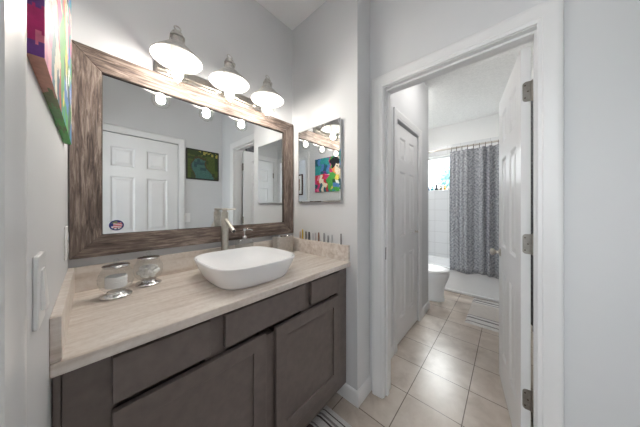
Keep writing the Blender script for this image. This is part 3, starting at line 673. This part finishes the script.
hp = thing('framed_picture', 'brown framed picture in the hall, a sliver in the small mirror', 'picture', (-1.2, -1.2, 1.54))
PY0, PY1 = -1.42, -.985; mb = MB(); fw = .03
mb.box(-1.2, -1.175, PY0, PY1, 1.54, 1.54 + fw).box(-1.2, -1.175, PY0, PY1, 2.04 - fw, 2.04).box(-1.2, -1.175, PY0, PY0 + fw, 1.57, 2.01).box(-1.2, -1.175, PY1 - fw, PY1, 1.57, 2.01); mb.build('frame', M['frame_brown'], hp, bevel=.003)
MB().box(-1.2, -1.188, PY0 + fw, PY1 - fw, 1.57, 2.01).build('mount', M['mount'], hp, smooth=False)
MB().box(-1.188, -1.186, PY0 + .1, PY1 - .1, 1.65, 1.93).build('print', plain('hall_print', (150, 128, 110), .6, 0, .3, 14), hp, smooth=False)

def rocker(mb, mp, w, h): mb.add([mp(-w, -h, 0), mp(w, -h, 0), mp(w, h, 0), mp(-w, h, 0), mp(-w, -h, .006), mp(w, -h, .006), mp(w, h, .002), mp(-w, h, .002), ], [(0, 1, 5, 4), (1, 2, 6, 5), (2, 3, 7, 6), (3, 0, 4, 7), (4, 5, 6, 7)])
sw = thing('light_switch', 'white rocker switch plate on the left wall near the entry', 'light switch', (XL, .592, 1.115))
MB().box(XL, XL + .0065, .557, .627, 1.055, 1.174).build('plate', M['plastic'], sw, bevel=.002)
mb = MB(); rocker(mb, lambda a, c, p: (XL + .0066 + p, .592 + a, 1.1145 + c), .0165, .033); mb.build('rocker', M['plastic'], sw, smooth=False)
ou = thing('wall_outlet', 'white outlet plate on the left wall beside the wood frame', 'outlet', (XL, 1.17, 1.125))
MB().box(XL, XL + .006, 1.135, 1.206, 1.067, 1.184).build('plate', M['plastic'], ou, bevel=.003)
for zc in (1.105, 1.146):
    MB().rings([sup(0, 0, .016, .0165, 0, 4, 24)] and [[(XL + .006 + d, 1.1705 + p[0], zc + p[1]) for p in sup(0, 0, .016, .0165, 0, 4, 24)] for d in (0, .002)]).build('socket_face', M['plastic'], ou)
s2 = thing('light_switch', 'white switch plate below the green picture, seen in the big mirror', 'light switch', (.84, YF, 1.115))
MB().box(.802, .876, YF, YF + .006, 1.057, 1.176).build('plate', M['plastic'], s2, bevel=.003)
mb = MB(); rocker(mb, lambda a, c, p: (.839 + a, YF + .0061 + p, 1.1165 + c), .0165, .033); mb.build('rocker', M['plastic'], s2, smooth=False)

# ------------------------------------------------------------------ rugs
W_, D_, G_ = (224, 222, 220), (92, 84, 82), (150, 146, 144)
r1 = rug('striped_vanity_rug', .15, 1.0, [(.15, W_), (.30, D_), (.36, W_), (.45, G_), (.52, W_), (.60, D_), (.66, W_), (.72, (112, 96, 92)), (.785, W_), (.80, (112, 96, 92)), (.845, W_), (.855, G_), (.865, W_), (.905, D_), (.915, W_), (.925, G_), (.937, W_), (.957, D_), (.965, W_)], 42)
def rug_mesh(x0, x1, y0, y1, h):
    mb = MB(); nx, ny = 40, 24
    f = lambda u, v: (x0 + u * (x1 - x0), y0 + v * (y1 - y0), (h if 0 < u < 1 and 0 < v < 1 else .0008) + .0012 * math.sin(u * 37) * math.sin(v * 23) * (0 < u < 1))
    mb.grid(f, nx, ny)
    mb.add([(x0, y0, .0004), (x1, y0, .0004), (x1, y1, .0004), (x0, y1, .0004)], [(0, 3, 2, 1)]); return mb
tag(rug_mesh(.15, 1.0, .28, .850, .010).build('bath_rug', r1, ang=80), 'striped grey and white rug at the foot of the vanity', 'rug')
r2 = rug('striped_bath_rug', 2.73, 3.55, [(2.73, W_), (2.765, G_), (2.785, W_), (2.86, (134, 130, 130)), (2.89, W_), (2.93, G_), (2.945, (214, 208, 202)), (3.34, W_), (3.36, G_), (3.385, W_), (3.42, (134, 130, 130)), (3.455, W_), (3.52, G_)], 30)
tag(rug_mesh(2.73, 3.555, -.13, .345, .012).build('bath_rug', r2, ang=80), 'white rug with grey stripes in front of the bathtub', 'rug')

# ------------------------------------------------------------------ bathtub, curtain, toilet
TX0, TX1, TY0, TY1, TZR = 3.585, XF - .013, YR + .002, YM - .014, .350
tb = thing('bathtub', 'white built-in bathtub behind the grey shower curtain', 'bathtub', ((TX0 + TX1) / 2, (TY0 + TY1) / 2, 0))
def rr(x0, x1, y0, y1, z, rad, n=6):
    out = []
    for cx, cy, a0 in ((x1 - rad, y1 - rad, 0), (x0 + rad, y1 - rad, 90), (x0 + rad, y0 + rad, 180), (x1 - rad, y0 + rad, 270)):
        for k in range(n + 1):
            a = R(a0 + 90 * k / n); out.append((cx + rad * math.cos(a), cy + rad * math.sin(a), z))
    return out
def ins(d, z, rad): return rr(TX0 + d, TX1 - d, TY0 + d, TY1 - d, z, rad)
L_ = [rr(TX0 + .012, TX1, TY0, TY1, 0.0, .01), rr(TX0 + .012, TX1, TY0, TY1, TZR - .045, .01), rr(TX0, TX1, TY0, TY1, TZR - .035, .01), rr(TX0, TX1, TY0, TY1, TZR - .008, .01), ins(.006, TZR, .012), ins(.075, TZR, .10), ins(.088, TZR - .012, .11), ins(.11, .20, .13), ins(.15, .10, .14), ins(.20, .075, .12)]
MB().rings(L_).build('tub_shell', M['tub'], tb, ang=45)
MB().box(TX0 - .006, TX0 + .014, TY0, TY1, .0, .032).build('apron_skirt', M['trim'], tb, bevel=.004)
RX, RZ = 3.575, 2.118
ro = thing('curtain_rod', 'thin metal shower curtain rod above the bathtub', 'curtain rod', (RX, YM, RZ))
MB().lathe([(.0125, -(YM - .012) + 0), (.0125, -(YR))], (RX, 0, RZ), 16, 'y').build('rod', M['nickel'], ro)
for yy, sg in ((YM - .012, 1), (YR, -1)):
    MB().lathe([(.030, 0), (.030, .006 * sg), (.018, .014 * sg)], (RX, yy, RZ), 20, 'y').build('flange', M['nickel'], ro)
CYL, CYR = .628, -.16
def cur(u, v):
    y = CYL + (CYR - CYL) * u; z = 2.068 - v * (2.068 - .322)
    k_ = min(1, max(0, (u - .22) / .25)); k_ = k_ * k_ * (3 - 2 * k_); fold = (.007 + .019 * k_) * math.sin(u * 40 + 1.6 * math.sin(u * 11) + .9 * math.sin(u * 23)) + .012 * math.sin(u * 17 + 1.2) * (0.4 + .6 * v) + .005 * math.sin(u * 90)
    edge = min(1, u * 14); fold *= .35 + .65 * edge
    hem = (.012 * math.sin(u * 15 + .8) + .024 * u) * v
    return (RX - .040 + fold - .004 * v, y + .010 * math.sin(v * 3.1) * (1 - u) * .5, z + hem - .006 * abs(math.sin(u * math.pi * 12)) * (1 - v) ** 8)
cu = thing('shower_curtain', 'grey zigzag patterned shower curtain drawn half across the bathtub', 'shower curtain', (RX, .2, RZ))
MB().grid(cur, 150, 30).build('cloth', M['curtain'], cu, ang=80, solid=.002)
for k in range(12):
    y = CYL - .016 - k * .0655; c_ = cur((CYL - y) / (CYL - CYR), 0); n = 18
    MB().tube([(RX + (c_[0] - RX) * (.5 - .5 * math.cos(2 * math.pi * i / n)) * 1.0 + .021 * math.sin(2 * math.pi * i / n), y, RZ - .024 + .040 * math.cos(2 * math.pi * i / n)) for i in range(n)], .0022, 6, closed=True).build('curtain_ring', M['bronze'], cu)

tl = thing('toilet', 'white toilet between the closet wall and the bathtub', 'toilet', (3.15, .95, 0))
TCX = 3.15
def egg(hx, yf, yb, z, n=40):
    out = []; cy = yb - (yb - yf) * .42
    for k in range(n):
        t = 2 * math.pi * k / n; c, s_ = math.cos(t), math.sin(t)
        out.append((TCX + hx * c, cy + ((yb - cy) * s_ if s_ > 0 else (cy - yf) * s_), z))
    return out
MB().rings([egg(.130, .622, 1.22, 0), egg(.132, .618, 1.22, .02), egg(.126, .622, 1.21, .05), egg(.124, .626, 1.19, .14), egg(.130, .618, 1.19, .20), egg(.154, .594, 1.19, .26), egg(.176, .572, 1.19, .32), egg(.184, .563, 1.19, .365), egg(.183, .563, 1.19, .378), egg(.150, .60, 1.10, .380), egg(.12, .64, 1.06, .30), egg(.05, .75, .95, .22)]).build('bowl', M['porcelain'], tl, ang=70)
MB().rings([egg(.180, .566, 1.10, .380), egg(.186, .560, 1.105, .383), egg(.186, .560, 1.105, .394), egg(.182, .564, 1.10, .397)]).build('seat', M['plastic'], tl, ang=50)
MB().rings([egg(.180, .566, 1.10, .400), egg(.187, .559, 1.105, .403), egg(.187, .559, 1.105, .412), egg(.178, .57, 1.095, .422), egg(.10, .66, 1.0, .427)]).build('lid', M['plastic'], tl, ang=50)
tk = MB().rings([rr(TCX - .20, TCX + .20, 1.115, 1.312, .385, .03), rr(TCX - .215, TCX + .215, 1.105, 1.315, .70, .03)]).build('tank', M['porcelain'], tl, ang=50)
MB().rings([rr(TCX - .222, TCX + .222, 1.098, 1.318, .701, .03), rr(TCX - .222, TCX + .222, 1.098, 1.318, .725, .03), rr(TCX - .21, TCX + .21, 1.11, 1.31, .735, .03)]).build('tank_lid', M['porcelain'], tl, ang=50)
mb = MB(); mb.lathe([(.012, 0), (.012, .012), (.001, .014)], (TCX - .15, 1.107, .64), 14, 'y'); mb.tube([(TCX - .15, 1.093, .64), (TCX - .08, 1.090, .632)], .006, 8); mb.build('flush_handle', M['chrome'], tl)

# dark curtain hung on the wall behind the open door
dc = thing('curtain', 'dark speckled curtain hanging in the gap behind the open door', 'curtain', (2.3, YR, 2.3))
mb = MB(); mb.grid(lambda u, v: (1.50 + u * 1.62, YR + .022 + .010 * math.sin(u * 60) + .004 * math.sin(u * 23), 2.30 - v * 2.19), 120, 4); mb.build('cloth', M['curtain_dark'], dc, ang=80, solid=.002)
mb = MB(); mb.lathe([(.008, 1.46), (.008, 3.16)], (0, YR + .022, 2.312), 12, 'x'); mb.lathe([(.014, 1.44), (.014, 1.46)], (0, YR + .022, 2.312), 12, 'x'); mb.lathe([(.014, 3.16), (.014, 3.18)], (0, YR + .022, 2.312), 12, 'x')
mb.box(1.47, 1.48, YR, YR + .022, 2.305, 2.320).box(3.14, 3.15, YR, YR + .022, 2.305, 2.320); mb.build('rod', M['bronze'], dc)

# figurines on the window sill
FIG = [(428.6, (70, 104, 140), .075, 'slate blue'), (432.2, (64, 150, 156), .085, 'teal'), (436.4, (52, 62, 72), .110, 'dark grey'), (441.0, (124, 104, 62), .085, 'brown'), (444.8, (222, 170, 72), .085, 'yellow'), (448.4, (226, 224, 218), .065, 'pale')]
for px, col, hh, nm in FIG:
    u = (px - 320) / 207.2956; X = 4.325; Y = X * (sa - u * ca) / (ca + u * sa)
    fg = thing('figurine', 'small ' + nm + ' figurine standing on the bathroom window sill', 'figurine', (X, Y, WZ0), 'figurines on the window sill')
    fm = plain('figurine_' + nm.replace(' ', '_'), col, .35)
    MB().lathe([(hh * .20, 0), (hh * .26, hh * .06), (hh * .25, hh * .25), (hh * .17, hh * .48), (hh * .10, hh * .58)], (X, Y, WZ0), 14).build('body', fm, fg, ang=60)
    MB().sphere((X, Y, WZ0 + hh * .76), hh * .22, 12, 8).build('head', fm, fg)

# outside: lawn and tree behind the window
struct(MB().box(4.6, 14, -6, 8, -.35, -.3).build('ground', plain('paving', (150, 150, 142), .9, 0, .2, 30), smooth=False), 'pale paved ground outside the bathroom window', 'ground')
tr = thing('tree', 'leafy tree outside the bathroom window', 'tree', (6.8, .72, -.3))
MB().tube([(6.8, .72, -.3), (6.82, .74, .8), (6.78, .75, 1.7), (6.8, .78, 2.6)], [.09, .08, .06, .03], 10).build('trunk', plain('bark', (120, 104, 88), .9, 0, .2, 20), tr)
mb = MB(); rnd = random.Random(3)
for k in range(900):
    d_ = Vector((rnd.gauss(0, 1), rnd.gauss(0, 1), rnd.gauss(0, 1))).normalized() * rnd.uniform(.25, 1)
    c_ = Vector((6.8 + d_.x * .6, 1.0 + d_.y * .52, 2.0 + d_.z * .50)); a = Vector((rnd.gauss(0, 1), rnd.gauss(0, 1), rnd.gauss(0, 1))).normalized(); b2 = a.orthogonal().normalized()
    s_ = rnd.uniform(.06, .11); mb.add([c_ - a * s_, c_ + b2 * s_ * .45, c_ + a * s_, c_ - b2 * s_ * .45], [(0, 1, 2, 3)])
mb.build('foliage', plain('teal_leaves', (128, 172, 172), .6, 0, .2, 8), tr, smooth=False)

# ------------------------------------------------------------------ unseen ceiling lamps, added to fill the rooms with light
def flush_fill_lamp(x, y, r, mat, label):
    c = thing('fill_lamp', label, 'fill lamp', (x, y, ZC))
    MB().lathe([(r + .02, 0), (r + .02, -.022), (r + .005, -.026)], (x, y, ZC), 36).build('rim', M['plastic'], c)
    MB().lathe([(r, -.026), (r * .93, -.045), (r * .7, -.062), (r * .35, -.072), (.001, -.075)], (x, y, ZC), 36).build('diffuser', mat, c)
flush_fill_lamp(.30, .72, .20, M['diff_room'], 'unseen round fill lamp added on the vanity room ceiling')
flush_fill_lamp(2.10, .22, .17, M['diff_bath'], 'unseen round fill lamp added on the bathroom passage ceiling')
flush_fill_lamp(3.10, 1.13, .17, M['diff_bath'], 'hidden round fill lamp added on the ceiling above the toilet')
flush_fill_lamp(-.68, -.5, .22, M['diff_hall'], 'unseen round fill lamp added on the hall ceiling')
